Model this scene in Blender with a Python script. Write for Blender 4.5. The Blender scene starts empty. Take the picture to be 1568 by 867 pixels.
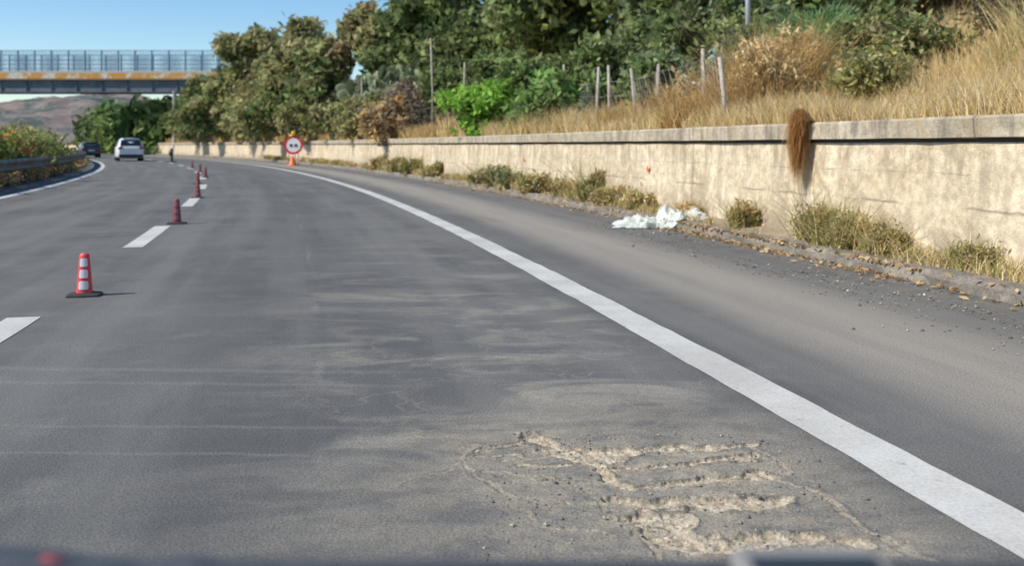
import bpy, math, random
import numpy as np
from mathutils import Vector
random.seed(7); RNG=np.random.default_rng(7)
scene=bpy.context.scene
COL=scene.collection
scene.view_settings.view_transform='Standard'
scene.view_settings.look='None'
scene.view_settings.exposure=0

# ---------------------------------------------------------------- helpers
def e(y): return 2.145-0.1935*y-0.00211*y*y          # right edge line of the carriageway
def sl(y): return -0.1935-0.00422*y
def sec(y): return math.sqrt(1+sl(y)**2)
def P(y,off):
    L=sec(y); return (e(y)+off/L, y-off*sl(y)/L)
_ys=np.linspace(-40,420,4601); _s=np.concatenate([[0],np.cumsum(np.sqrt(1+(-0.1935-0.00422*(_ys[:-1]+.05))**2)*0.1)])
def S(y): return np.interp(y,_ys,_s)
def invS(s): return float(np.interp(s,_s,_ys))

def vnoise(x,y,seed=0):
    xi=np.floor(x).astype(np.int64); yi=np.floor(y).astype(np.int64)
    fx=x-xi; fy=y-yi; fx=fx*fx*(3-2*fx); fy=fy*fy*(3-2*fy)
    def h(a,b):
        n=(a*374761393+b*668265263+seed*1442695041)&0x7fffffff
        n=((n^(n>>13))*1274126177)&0x7fffffff
        n=n^(n>>16)
        return (n&0xffff)/65535.0
    return (h(xi,yi)*(1-fx)+h(xi+1,yi)*fx)*(1-fy)+(h(xi,yi+1)*(1-fx)+h(xi+1,yi+1)*fx)*fy
def fbm(x,y,seed=0,o=4):
    r=0;a=.5;t=0
    for i in range(o):
        r=r+a*vnoise(x*2**i,y*2**i,seed+i); t+=a; a*=.5
    return r/t

def smooth(t): t=np.clip(t,0,1); return t*t*(3-2*t)
def bankz(x,y):
    x=np.asarray(x,float); y=np.asarray(y,float)
    L=np.sqrt(1+(-0.1935-0.00422*y)**2)
    off=(x-(2.145-0.1935*y-0.00211*y*y))/L
    return 1.40+3.0*smooth((off-4.2)/11)*(1-.8*smooth((y-105)/40))+ (fbm(x*.5,y*.5,3)-.5)*.35*smooth((off-4)/1.5)

def new_obj(name,me,mats=(),parent=None):
    o=bpy.data.objects.new(name,me); COL.objects.link(o)
    for m in mats: me.materials.append(m)
    if parent: o.parent=parent
    return o
def empty(name,loc=(0,0,0),rz=0):
    o=bpy.data.objects.new(name,None); COL.objects.link(o); o.location=loc; o.rotation_euler=(0,0,rz); o.empty_display_size=.2
    return o
def mesh_np(name,V,F,cols=None,midx=None,smooth_=False,uv=None):
    V=np.asarray(V,np.float32); F=np.asarray(F,np.int32); k=F.shape[1]
    me=bpy.data.meshes.new(name)
    me.vertices.add(len(V)); me.vertices.foreach_set('co',V.ravel())
    me.loops.add(F.size); me.loops.foreach_set('vertex_index',F.ravel())
    me.polygons.add(len(F)); me.polygons.foreach_set('loop_start',np.arange(0,F.size,k,dtype=np.int32))
    try: me.polygons.foreach_set('loop_total',np.full(len(F),k,np.int32))
    except Exception: pass
    if midx is not None: me.polygons.foreach_set('material_index',np.asarray(midx,np.int32))
    me.polygons.foreach_set('use_smooth',np.full(len(F),smooth_,bool))
    me.update(calc_edges=True)
    if cols is not None:
        a=me.attributes.new('Col','FLOAT_COLOR','POINT'); c=np.ones((len(V),4),np.float32); c[:,:3]=cols
        a.data.foreach_set('color',c.ravel())
    if uv is not None:
        l=me.uv_layers.new(name='UVMap'); l.data.foreach_set('uv',np.asarray(uv,np.float32)[F.ravel()].ravel())
    return me
def grid_faces(nr,nc):
    i=np.arange(nr-1)[:,None]*nc+np.arange(nc-1)[None,:]
    i=i.ravel(); return np.stack([i,i+1,i+1+nc,i+nc],1)
class MB:
    def __init__(s): s.v=[];s.f=[];s.m=[]
    def box(s,x0,x1,y0,y1,z0,z1,m=0):
        b=len(s.v); s.v+=[(x0,y0,z0),(x1,y0,z0),(x1,y1,z0),(x0,y1,z0),(x0,y0,z1),(x1,y0,z1),(x1,y1,z1),(x0,y1,z1)]
        s.f+=[(b,b+3,b+2,b+1),(b+4,b+5,b+6,b+7),(b,b+1,b+5,b+4),(b+1,b+2,b+6,b+5),(b+2,b+3,b+7,b+6),(b+3,b,b+4,b+7)]; s.m+=[m]*6
    def tube(s,pts,rs,n=7,m=0,cap=True):
        b=len(s.v)
        pts=[Vector(p) for p in pts]
        for i,p in enumerate(pts):
            d=(pts[min(i+1,len(pts)-1)]-pts[max(i-1,0)]).normalized()
            a=d.cross(Vector((0.13,1,0.07))).normalized(); c=d.cross(a)
            for k in range(n):
                t=2*math.pi*k/n; s.v.append(tuple(p+(a*math.cos(t)+c*math.sin(t))*rs[i]))
        for i in range(len(pts)-1):
            for k in range(n):
                k2=(k+1)%n; s.f.append((b+i*n+k,b+i*n+k2,b+(i+1)*n+k2,b+(i+1)*n+k)); s.m.append(m)
        if cap:
            s.f.append(tuple(b+k for k in range(n))[::-1]); s.m.append(m)
            s.f.append(tuple(b+(len(pts)-1)*n+k for k in range(n))); s.m.append(m)
    def mesh(s,name,sm=False):
        me=bpy.data.meshes.new(name); me.from_pydata(s.v,[],s.f); me.polygons.foreach_set('material_index',s.m)
        me.polygons.foreach_set('use_smooth',[sm]*len(s.f)); me.update(); return me

# ---------------------------------------------------------------- materials
def mat(name,col=(.5,.5,.5),rough=.8,metal=0):
    m=bpy.data.materials.new(name); m.use_nodes=True; b=m.node_tree.nodes['Principled BSDF']
    b.inputs['Base Color'].default_value=(*col,1); b.inputs['Roughness'].default_value=rough; b.inputs['Metallic'].default_value=metal
    return m
class N:
    def __init__(s,m): s.t=m.node_tree; s.b=s.t.nodes.get('Principled BSDF')
    def n(s,typ,**k):
        x=s.t.nodes.new(typ)
        for a,v in k.items(): setattr(x,a,v)
        return x
    def l(s,a,b): s.t.links.new(a,b)
    def setin(s,node,i,v):
        if hasattr(v,'is_output') : s.l(v,node.inputs[i])
        else: node.inputs[i].default_value=v
    def math(s,op,a,b=0.0,c=None,clamp=False):
        x=s.n('ShaderNodeMath',operation=op); x.use_clamp=clamp; s.setin(x,0,a); s.setin(x,1,b)
        if c is not None: s.setin(x,2,c)
        return x.outputs[0]
    def noise(s,vec,scale,detail=4,rough=.55,dist=0):
        x=s.n('ShaderNodeTexNoise'); s.l(vec,x.inputs['Vector']); x.inputs['Scale'].default_value=scale; x.inputs['Detail'].default_value=detail; x.inputs['Roughness'].default_value=rough; x.inputs['Distortion'].default_value=dist
        return x.outputs[0]
    def scalev(s,vec,sc):
        x=s.n('ShaderNodeMapping'); s.l(vec,x.inputs[0]); x.inputs['Scale'].default_value=sc; return x.outputs[0]
    def ramp(s,f,a,b,lo=0.0,hi=1.0):
        x=s.n('ShaderNodeMapRange'); x.interpolation_type='SMOOTHSTEP'; s.l(f,x.inputs[0]); x.inputs[1].default_value=a; x.inputs[2].default_value=b; x.inputs[3].default_value=lo; x.inputs[4].default_value=hi
        return x.outputs[0]
    def mix(s,f,a,b):
        x=s.n('ShaderNodeMix',data_type='RGBA'); s.setin(x,0,f)
        for i,v in ((6,a),(7,b)):
            if isinstance(v,tuple): x.inputs[i].default_value=(*v,1)
            else: s.l(v,x.inputs[i])
        return x.outputs[2]
    def mul(s,c,f):
        x=s.n('ShaderNodeVectorMath',operation='SCALE'); s.l(c,x.inputs[0]); s.l(f,x.inputs['Scale']); return x.outputs[0]
    def pos(s): return s.n('ShaderNodeNewGeometry').outputs['Position']
    def bump(s,h,dist,strength=1.0):
        x=s.n('ShaderNodeBump'); s.l(h,x.inputs['Height']); x.inputs['Distance'].default_value=dist; x.inputs['Strength'].default_value=strength; s.l(x.outputs[0],s.b.inputs['Normal'])

def noisy(name,c1,c2,scale,rough=.85,bump=0.0,fine=None,metal=0):
    m=mat(name,c1,rough,metal); q=N(m); p=q.pos()
    f=q.ramp(q.noise(p,scale,4,.6),.35,.65); c=q.mix(f,c1,c2)
    if fine: c=q.mul(c,q.ramp(q.noise(p,fine,3,.7),.3,.7,.7,1.3))
    q.l(c,q.b.inputs['Base Color'])
    if bump: q.bump(q.noise(p,fine or scale*6,3,.6),bump)
    return m

# asphalt
M_asph=mat('asphalt',(.08,.08,.08),.88); q=N(M_asph); pos=q.pos()
uvn=q.n('ShaderNodeUVMap'); sx=q.n('ShaderNodeSeparateXYZ'); q.l(uvn.outputs[0],sx.inputs[0]); off=sx.outputs[0]; arc=sx.outputs[1]
sp=q.n('ShaderNodeSeparateXYZ'); q.l(pos,sp.inputs[0]); py=sp.outputs[1]; pxx=sp.outputs[0]
big=q.noise(pos,.55,4,.6)
c=q.mix(q.ramp(big,.3,.7),(.090,.089,.084),(.140,.137,.127))
c=q.mix(q.ramp(q.noise(q.scalev(uvn.outputs[0],(1.6,.08,1)),1.5,3),.38,.7,0,.7),c,(.175,.169,.152))
# mottled weathering close up
c=q.mix(q.ramp(q.noise(pos,2.6,5,.7),.5,.72,0,.5),c,(.20,.19,.168))
bd=q.math('MULTIPLY',q.ramp(off,-3.0,-2.3),q.ramp(off,-1.9,-1.2,1,0)); c=q.mix(q.math('MULTIPLY',bd,.35),c,(.075,.074,.072))
sh=q.math('MULTIPLY',q.ramp(off,.35,1.15),q.ramp(off,1.45,2.35,1,0))
sh=q.math('MULTIPLY',sh,q.ramp(q.noise(q.scalev(uvn.outputs[0],(2.5,.25,1)),1.2,3,.6),.2,.6,.6,1))
c=q.mix(sh,c,(.30,.268,.22))
dk=q.math('MULTIPLY',q.ramp(off,2.2,3.0),q.ramp(q.noise(pos,4,4,.7),.4,.62,0,.75))
c=q.mix(dk,c,(.20,.17,.13))
lane=q.math('MULTIPLY',q.ramp(off,-3.1,-1.2),q.ramp(off,-.35,-.05,1,0))
near=q.ramp(py,3.5,13,1,.12)
mid=q.noise(pos,20,3,.7)
sm=q.math('MULTIPLY',q.ramp(q.noise(q.scalev(pos,(.8,1.5,1)),1.2,4,.65,.8),.46,.70),q.ramp(mid,.25,.6,.5,1))
c=q.mix(q.math('MULTIPLY',q.math('MULTIPLY',lane,near),sm),c,(.31,.28,.225))
dx=q.math('MULTIPLY',q.math('SUBTRACT',pxx,.45),.8); dy=q.math('MULTIPLY',q.math('SUBTRACT',py,3.25),.7)
rr=q.math('SQRT',q.math('ADD',q.math('MULTIPLY',dx,dx),q.math('MULTIPLY',dy,dy)))
halo=q.math('MULTIPLY',q.ramp(rr,.25,1.2,1,0),q.ramp(q.noise(q.scalev(pos,(2,3.2,1)),2.0,5,.7),.32,.62,.1,.85))
c=q.mix(halo,c,(.285,.25,.19))
wob=q.math('ADD',off,q.math('MULTIPLY',q.math('SUBTRACT',q.noise(pos,5,3,.7),.5),.2))
j=q.math('ABSOLUTE',q.math('ADD',wob,2.1)); jn=q.math('MULTIPLY',q.ramp(j,.0,.03,1,0),q.ramp(big,.42,.62,0,.5))
c=q.mix(jn,c,(.24,.22,.19))
vc=q.n('ShaderNodeTexVoronoi',feature='DISTANCE_TO_EDGE')
wv=q.n('ShaderNodeVectorMath',operation='ADD'); nn=q.n('ShaderNodeTexNoise'); q.l(pos,nn.inputs['Vector']); nn.inputs['Scale'].default_value=4; nn.inputs['Detail'].default_value=3
sc2=q.n('ShaderNodeVectorMath',operation='SCALE'); q.l(nn.outputs['Color'],sc2.inputs[0]); sc2.inputs['Scale'].default_value=.35; q.l(pos,wv.inputs[0]); q.l(sc2.outputs[0],wv.inputs[1]); q.l(wv.outputs[0],vc.inputs['Vector']); vc.inputs['Scale'].default_value=1.7
cr=q.math('MULTIPLY',q.ramp(vc.outputs['Distance'],0,.02,1,0),q.math('MULTIPLY',q.ramp(nn.outputs[0],.4,.6,.1,.6),q.math('MULTIPLY',lane,near)))
c=q.mix(cr,c,(.25,.22,.18))
tw=q.math('ADD',q.math('ADD',py,q.math('MULTIPLY',pxx,.05)),q.math('MULTIPLY',big,.25))  # pale transverse streaks: windscreen reflections painted into the asphalt colour
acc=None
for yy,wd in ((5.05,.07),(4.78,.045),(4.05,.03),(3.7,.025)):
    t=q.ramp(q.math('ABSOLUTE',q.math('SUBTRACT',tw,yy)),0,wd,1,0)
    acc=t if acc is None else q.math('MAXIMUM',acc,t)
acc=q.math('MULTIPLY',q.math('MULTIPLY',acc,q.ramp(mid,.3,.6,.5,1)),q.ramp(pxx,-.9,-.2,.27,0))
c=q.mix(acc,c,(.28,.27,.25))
fin=q.noise(pos,100,2,.8)
c=q.mul(c,q.ramp(fin,.25,.75,.6,1.4))
v=q.n('ShaderNodeTexVoronoi'); q.l(pos,v.inputs['Vector']); v.inputs['Scale'].default_value=60
chips=q.math('MULTIPLY',q.ramp(v.outputs['Distance'],.05,.2,1,0),q.ramp(mid,.55,.68))
c=q.mix(q.math('MULTIPLY',chips,.6),c,(.33,.31,.27))
at=q.n('ShaderNodeAttribute',attribute_name='Col'); sc_=q.n('ShaderNodeSeparateColor'); q.l(at.outputs['Color'],sc_.inputs[0])
sand=q.mix(q.ramp(mid,.35,.65),(.38,.305,.205),(.58,.49,.355))
sand=q.mul(sand,q.ramp(fin,.3,.7,.7,1.2))
c=q.mix(sc_.outputs[1],c,(.04,.037,.033)); c=q.mix(sc_.outputs[0],c,sand)
q.l(c,q.b.inputs['Base Color'])
q.bump(q.math('ADD',fin,mid),.006,.7)

# paint
M_paint=mat('road_paint',(.75,.74,.7),.6); q=N(M_paint); pos=q.pos()
w=q.ramp(q.noise(pos,14,5,.75),.28,.42)
c=q.mix(q.ramp(q.noise(pos,1.5,4,.6),.3,.7),(.51,.49,.43),(.65,.63,.57))
c=q.mul(c,q.ramp(q.noise(pos,70,3,.8),.3,.7,.85,1.1))
q.l(q.mix(w,(.34,.32,.28),c),q.b.inputs['Base Color']); q.bump(q.noise(pos,110,2),.003,.5)

# wall concrete
def concrete(name,ca,cb,stain,joints=True):
    m=mat(name,ca,.92); q=N(m); pos=q.pos(); uvn=q.n('ShaderNodeUVMap'); uv=uvn.outputs[0]
    s=q.n('ShaderNodeSeparateXYZ'); q.l(uv,s.inputs[0]); U=s.outputs[0]; Z=s.outputs[1]
    c=q.mix(q.ramp(q.noise(pos,.9,4,.6),.3,.7),ca,cb)
    c=q.mul(c,q.ramp(q.noise(pos,9,5,.75),.3,.7,.70,1.2))
    st=q.ramp(q.noise(q.scalev(uv,(2.4,.45,1)),1.6,4,.7,.3),.45,.66)
    st=q.math('MULTIPLY',st,q.ramp(Z,.25,1.25,.25,.85))
    c=q.mix(st,c,stain)
    bl=q.ramp(q.noise(pos,2.0,4,.7,.6),.52,.70,0,.65); c=q.mix(bl,c,(.38,.285,.17))
    ft=q.math('MULTIPLY',q.ramp(Z,.12,.65,.85,0),q.ramp(q.noise(pos,2.5,4,.7),.33,.58))
    c=q.mix(ft,c,(.27,.215,.15))
    sp_=q.ramp(q.noise(pos,22,4,.8),.6,.72,0,.6); c=q.mix(sp_,c,(.16,.13,.10))
    h=q.noise(pos,18,4,.75)
    if joints:
        wz=q.math('ADD',Z,q.math('MULTIPLY',q.math('SUBTRACT',q.noise(pos,3,3),.5),.06))
        for zz,wd,am in ((.62,.022,.7),(.93,.012,.5)):
            fr=q.math('ABSOLUTE',q.math('SUBTRACT',wz,zz)); jl=q.math('MULTIPLY',q.ramp(fr,0,wd,1,0),q.ramp(q.noise(pos,1.4*zz+.5,3),.42,.60,0,am))
            c=q.mix(jl,c,(.20,.165,.12))
    md=q.math('PINGPONG',U,4.5 if joints else 3.0); vj=q.math('MULTIPLY',q.ramp(md,.006,.018,.7,0),q.ramp(q.noise(pos,2,3),.4,.55))
    c=q.mix(vj,c,(.11,.09,.07))
    q.l(c,q.b.inputs['Base Color']); q.bump(h,.02,.8); return m
M_wall=concrete('wall_concrete',(.62,.50,.335),(.77,.645,.455),(.34,.27,.18))
M_cope=concrete('coping_concrete',(.42,.35,.25),(.55,.47,.345),(.20,.165,.12),False)
M_kerb=noisy('kerb_concrete',(.16,.14,.115),(.28,.24,.19),3,.9,.01,40)
M_soil=noisy('dry_soil',(.26,.20,.125),(.38,.30,.185),1.3,.95,.02,30)
M_ground=noisy('ground_dry',(.24,.20,.12),(.13,.14,.07),.02,.95,0,.6)
M_bank=noisy('bank_dry_grass',(.50,.37,.17),(.30,.23,.11),.8,.95,.03,14)

def leafmat(name,trans=.3):
    m=bpy.data.materials.new(name); m.use_nodes=True; t=m.node_tree; t.nodes.clear(); q=N(m)
    o=q.n('ShaderNodeOutputMaterial'); a=q.n('ShaderNodeAttribute',attribute_name='Col')
    d=q.n('ShaderNodeBsdfDiffuse')
    tr=q.n('ShaderNodeBsdfTranslucent'); mx=q.n('ShaderNodeMixShader'); mx.inputs[0].default_value=trans
    q.l(a.outputs['Color'],d.inputs[0]); q.l(a.outputs['Color'],tr.inputs[0]); q.l(d.outputs[0],mx.inputs[1]); q.l(tr.outputs[0],mx.inputs[2]); q.l(mx.outputs[0],o.inputs[0])
    return m
M_leaf=leafmat('foliage',.42); M_straw=leafmat('dry_straw',.3); M_stone=leafmat('stones',0)
M_bark=noisy('bark',(.17,.14,.10),(.26,.22,.17),4,.9,0,25)

def dusty(pal,k=.22):
    pal=np.array(pal,float); lum=pal.mean(1,keepdims=True); return pal*(1-k)+k*lum*np.array([1.28,1.12,.75])
def unit(v): return v/np.maximum(np.linalg.norm(v,axis=1,keepdims=True),1e-6)
def leaf_geo(C,size,cols,elong=2.0,up=0.0,rng=RNG):
    n=len(C); u=rng.normal(size=(n,3)); u[:,2]+=up; u=unit(u); w=unit(np.cross(u,rng.normal(size=(n,3))))
    s=size*rng.uniform(.6,1.3,(n,1)); L=u*s*elong*.5; W=w*s*.5
    V=np.stack([C-L,C+W-L*.1,C+L,C-W-L*.1],1).reshape(-1,3); F=np.arange(4*n).reshape(n,4)
    return V,F,np.repeat(cols,4,0)
def clumps(lobes,nclump,nleaf,cs,pal,rng,shell=.45):
    lobes=np.array(lobes,float); vol=lobes[:,3]*lobes[:,4]+lobes[:,5]*lobes[:,3]; pr=vol/vol.sum()
    li=rng.choice(len(lobes),nclump,p=pr); d=unit(rng.normal(size=(nclump,3))); r=rng.uniform(shell,1.06,(nclump,1))
    C=lobes[li,:3]+d*r*lobes[li,3:]
    pal=dusty(pal); base=pal[rng.integers(0,len(pal),nclump)]*rng.uniform(.65,1.4,(nclump,1))
    k=np.repeat(np.arange(nclump),nleaf)
    s=rng.uniform(.5,1.4,(nclump,1))*cs
    Pn=C[k]+rng.normal(size=(len(k),3))*s[k]*np.array([.5,.5,.38])
    cols=base[k]*rng.uniform(.7,1.3,(len(k),1))
    return Pn,cols
def tree(name,x,y,ztop,rad,pal,seed,low=.25,nclump=420,nleaf=34,ls=.2,nl=9,z0=None,elong=2.0,cs=.55,trunk=.16,shape=1.0,up=0):
    rng=np.random.default_rng(seed); z0=float(bankz(x,y))-.1 if z0 is None else z0; H=ztop-z0
    lobes=[]; zl=H*low; cz=(H+zl)/2; hz=(H-zl)/2
    for i in range(nl):
        a=rng.uniform(0,6.28); t=rng.uniform(-.85,.72); rr=rad*math.sqrt(max(0,1-t*t))*rng.uniform(.25,.75)
        lr=rad*rng.uniform(.32,.52); lz=min(lr*rng.uniform(.7,1.0)*shape,hz*.6)
        lobes.append((math.cos(a)*rr,math.sin(a)*rr,cz+t*hz*.85,lr,lr,lz))
    lobes.append((rng.uniform(-.2,.2)*rad,0,H-hz*.38,rad*.42,rad*.42,hz*.38))
    C,cols=clumps(lobes,nclump,nleaf,cs,pal,rng); C[:,2]=np.maximum(C[:,2],.05)
    V,F,cc=leaf_geo(C,ls,cols,elong,up,rng)
    b=MB(); n=len(V)
    fork=H*max(low,.18)
    b.tube([(0,0,-.2),(.06*rad,.03,fork*.5),(.02,-.05,fork)],[trunk*1.3,trunk,trunk*.85],8)
    for l in lobes:
        p0=Vector((.02,-.05,fork*rng.uniform(.7,1))); p2=Vector(l[:3]); p1=(p0+p2)/2+Vector(rng.normal(size=3).tolist())*.12*rad
        b.tube([p0,p1,p2],[trunk*.55,trunk*.35,trunk*.1],5,cap=False)
        for kk in range(3):
            dd=Vector(unit(rng.normal(size=(1,3)))[0].tolist()); p3=p2+Vector((dd.x*l[3],dd.y*l[4],abs(dd.z)*l[5]))*.9
            b.tube([p1.lerp(p2,.6),p3],[trunk*.2,trunk*.05],4,cap=False)
    bf=[f for f in b.f if len(f)==4]
    VV=np.concatenate([V,np.array(b.v)]); FF=np.concatenate([F,np.array(bf)+n]); cc=np.concatenate([cc,np.full((len(b.v),3),.1)])
    mi=np.concatenate([np.zeros(len(F)),np.ones(len(bf))])
    o=new_obj(name,mesh_np(name,VV,FF,cc,mi),(M_leaf,M_bark)); o.location=(x,y,z0); return o
def bush(name,x,y,z0,rx,ry,h,pal,seed,nclump=120,nleaf=30,ls=.09,elong=2.2,cs=.22,up=.3,shell=.2,m=None,sr=1.0):
    rng=np.random.default_rng(seed); lobes=[]
    for i in range(6):
        lobes.append((rng.uniform(-.5,.5)*rx,rng.uniform(-.5,.5)*ry,h*rng.uniform(.3,.68),rx*rng.uniform(.35,.6),ry*rng.uniform(.35,.6),h*rng.uniform(.25,.36)))
    C,cols=clumps(lobes,nclump,nleaf,cs,pal,rng,shell); C[:,2]=np.maximum(C[:,2],.02)
    V,F,cc=leaf_geo(C,ls,cols,elong,up,rng)
    b=MB(); n=len(V)
    for l in lobes:
        for k in range(3):
            p0=Vector((l[0]*.3+rng.uniform(-.1,.1)*sr,l[1]*.3,-.15)); p2=Vector(l[:3])+Vector(rng.normal(size=3).tolist())*.25*rx
            p2.z=abs(p2.z); b.tube([p0,(p0+p2)/2+Vector((rng.uniform(-.1,.1)*sr,0,.05*sr)),p2],[.022*sr,.016*sr,.006*sr],4,cap=False)
    VV=np.concatenate([V,np.array(b.v)]); FF=np.concatenate([F,np.array(b.f)+n]); cc=np.concatenate([cc,np.full((len(b.v),3),.1)])
    mi=np.concatenate([np.zeros(len(F)),np.ones(len(b.f))])
    o=new_obj(name,mesh_np(name,VV,FF,cc,mi),(m or M_leaf,M_bark)); o.location=(x,y,z0); return o
def blades(name,X,Y,Z,H,W,pal,seed,lean=.35,m=None):
    rng=np.random.default_rng(seed); n=len(X); B=np.stack([X,Y,Z],1); a=rng.uniform(0,6.28,n); d=np.stack([np.cos(a),np.sin(a),np.zeros(n)],1)
    t=rng.uniform(0,6.28,n); w=np.stack([np.cos(t),np.sin(t),np.zeros(n)],1)*(W*.5)[:,None]
    H=H*rng.uniform(.5,1.15,n); ln=(rng.uniform(.1,1,n)*lean*H)[:,None]
    up=np.array([0,0,1.0]); M_=B+d*ln*.35+up*(H*.55)[:,None]; T=B+d*ln+up*H[:,None]
    V=np.stack([B-w,B+w,M_+w*.8,M_-w*.8,T+w*.25,T-w*.25],1).reshape(-1,3)
    i=np.arange(n)*6; F=np.concatenate([np.stack([i,i+1,i+2,i+3],1),np.stack([i+3,i+2,i+4,i+5],1)])
    pal=np.array(pal); c=pal[rng.integers(0,len(pal),n)]*rng.uniform(.7,1.25,(n,1)); 
    return new_obj(name,mesh_np(name,V,F,np.repeat(c,6,0)),(m or M_straw,))

# ---------------------------------------------------------------- ground, road
def disc(name,r,z,m):
    rs=[0,30,100,300,800,2000,5000,9000]; n=48; V=[(0,0,z)]; F=[]
    for k in rs[1:]:
        for i in range(n): V.append((k*math.cos(i*2*math.pi/n),k*math.sin(i*2*math.pi/n),z))
    for i in range(n): F.append((0,1+i,1+(i+1)%n))
    for k in range(len(rs)-2):
        for i in range(n):
            a=1+k*n; F.append((a+i,a+n+i,a+n+(i+1)%n,a+(i+1)%n))
    me=bpy.data.meshes.new(name); me.from_pydata(V,[],F); return new_obj(name,me,(m,))
disc('ground',9000,-.06,M_ground)

def road_rows(ys,xl,xr,nc):
    V=[];UV=[]
    for y in ys:
        a=xl(y); b=xr(y); L=sec(y)
        for k in range(nc):
            x=a+(b-a)*k/(nc-1); V.append((x,y,0)); UV.append(((x-e(y))/L,float(S(y))))
    return V,UV,grid_faces(len(ys),nc)
Lf=lambda y:e(y)-9.7*sec(y); Rf=lambda y:e(y)+3.07*sec(y)
HX0,HX1,HY0,HY1=-.75,1.45,2.35,4.35
secs=[(np.linspace(-25,HY0,12),Lf,Rf,5),(np.linspace(HY0,HY1,5),Lf,lambda y:HX0,4),(np.linspace(HY0,HY1,5),lambda y:HX1,Rf,4),(np.concatenate([np.linspace(HY1,60,60),np.linspace(62,300,100)]),Lf,Rf,5)]
V=[];UV=[];F=[]
for s_ in secs:
    v,u,f=road_rows(*s_); f=f+len(V); V+=v; UV+=u; F.append(f)
Vb=len(V)
nx,ny=420,380
gx,gy=np.meshgrid(np.linspace(HX0,HX1,nx),np.linspace(HY0,HY1,ny))
X=gx.ravel(); Y=gy.ravel()
wx=X+(fbm(X*9,Y*9,11)-.5)*.11+(fbm(X*40,Y*40,12)-.5)*.025; wy=Y+(fbm(X*5,Y*9,13)-.5)*.12+(fbm(X*18,Y*20,15)-.5)*.03+(fbm(X*35,Y*35,14)-.5)*.022
lines=[([(-.16,3.69),(-.04,3.757),(.096,3.83)],.016,1),
 ([(.10,3.88),(.15,3.74),(.24,3.64),(.38,3.60)],.055,1.2),([(.20,3.70),(.33,3.66),(.42,3.66)],.055,1.2),([(.24,3.58),(.33,3.52)],.035,1.2),
 ([(.40,3.69),(.68,3.71),(.95,3.74)],.020,1),([(.39,3.50),(.65,3.53),(.92,3.62)],.022,1),
 ([(.31,3.47),(.36,3.37),(.42,3.31),(.62,3.35),(.91,3.41)],.026,1),([(.01,3.51),(.19,3.51)],.013,.8),
 ([(.35,3.18),(.46,3.12),(.66,3.12),(.90,3.16)],.044,1.1),
 ([(.42,3.02),(.46,2.87),(.53,2.80),(.74,2.83),(.93,2.87),(1.06,2.82)],.040,1.1),([(.50,2.98),(.48,2.85)],.050,1),
 ([(.62,2.60),(.9,2.64),(1.2,2.58)],.03,1),([(-.12,3.62),(.02,3.64)],.010,.7),
 ([(-.22,3.69),(-.13,3.37),(.035,3.19),(.21,3.16)],.010,.45),([(-.10,3.45),(.1,3.36),(.3,3.34)],.010,.45),([(-.15,3.6),(.0,3.58),(.12,3.6)],.009,.4),([(-.4,3.86),(-.2,3.75),(-.2,3.5),(-.42,3.3)],.006,.35),([(.93,3.41),(1.08,3.2),(1.1,2.95),(1.2,2.75)],.012,.5),([(.9,3.73),(1.0,3.55),(.98,3.42)],.011,.45),([(.30,3.2),(.36,2.98),(.42,2.8),(.4,2.6)],.011,.45),([(.0,3.15),(.1,2.95),(.3,2.9)],.008,.4)]
sandm=np.zeros(len(X)); edge=np.zeros(len(X)); depth=np.zeros(len(X)); dust=np.zeros(len(X))
thk=.45+1.1*fbm(X*6,Y*6,41,4)
for pts,w,k in lines:
    dmin=np.full(len(X),9.)
    for a,b in zip(pts[:-1],pts[1:]):
        a=np.array(a);b=np.array(b);ab=b-a; t=np.clip(((wx-a[0])*ab[0]+(wy-a[1])*ab[1])/(ab@ab),0,1)
        dmin=np.minimum(dmin,np.hypot(wx-a[0]-t*ab[0],wy-a[1]-t*ab[1]))
    ww=w*thk
    g=1-smooth((dmin-ww*.7)/(ww*.45+.006)); sandm=np.maximum(sandm,g*min(1,k)); depth=np.maximum(depth,g*k*min(1,w/.03))
    edge=np.maximum(edge,np.exp(-((dmin-ww*1.15)/(.012))**2)*min(1,k)); dust=np.maximum(dust,np.exp(-(dmin/(w*1.4+.07))**2)*min(1,k))
nz=fbm(X*50,Y*50,21,3)-.5; nb=fbm(X*16,Y*16,22)-.5
bord=smooth(np.minimum.reduce([X-HX0,HX1-X,Y-HY0,HY1-Y])/.12)
dmg=np.exp(-(((X-.5)/.62)**4+((Y-3.2)/.8)**4))
Z=(-.010*depth+sandm*nz*.008+sandm*nb*.010+edge*(1-sandm)*.008*(nb+.6)+dmg*(nb*.010+nz*.002))*bord
pits=fbm(X*22,Y*36,35)
colR=np.clip(np.maximum(sandm*np.clip(1.3-np.clip(pits-.58,0,1)*8,.2,1),dust*.55*smooth((fbm(X*9,Y*14,33)-.36)/.3)),0,1)*bord
colG=np.clip(edge*(1-sandm)*.6*(fbm(X*10,Y*10,34)>.42)+sandm*np.clip(pits-.62,0,1)*5,0,.85)*bord  # shadow along the rib edges painted dark, plus dark pits in the sand
gv=np.stack([X,Y,Z],1); gu=np.stack([(X-(2.145-.1935*Y-.00211*Y*Y))/1.025,S(Y)],1)
F.append(grid_faces(ny,nx)+Vb)
V=np.concatenate([np.array(V),gv]); UV=np.concatenate([np.array(UV),gu]); F=np.concatenate(F)
C=np.zeros((len(V),3)); C[Vb:,0]=colR; C[Vb:,1]=colG
new_obj('road',mesh_np('road',V,F,C,uv=UV),(M_asph,))

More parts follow.
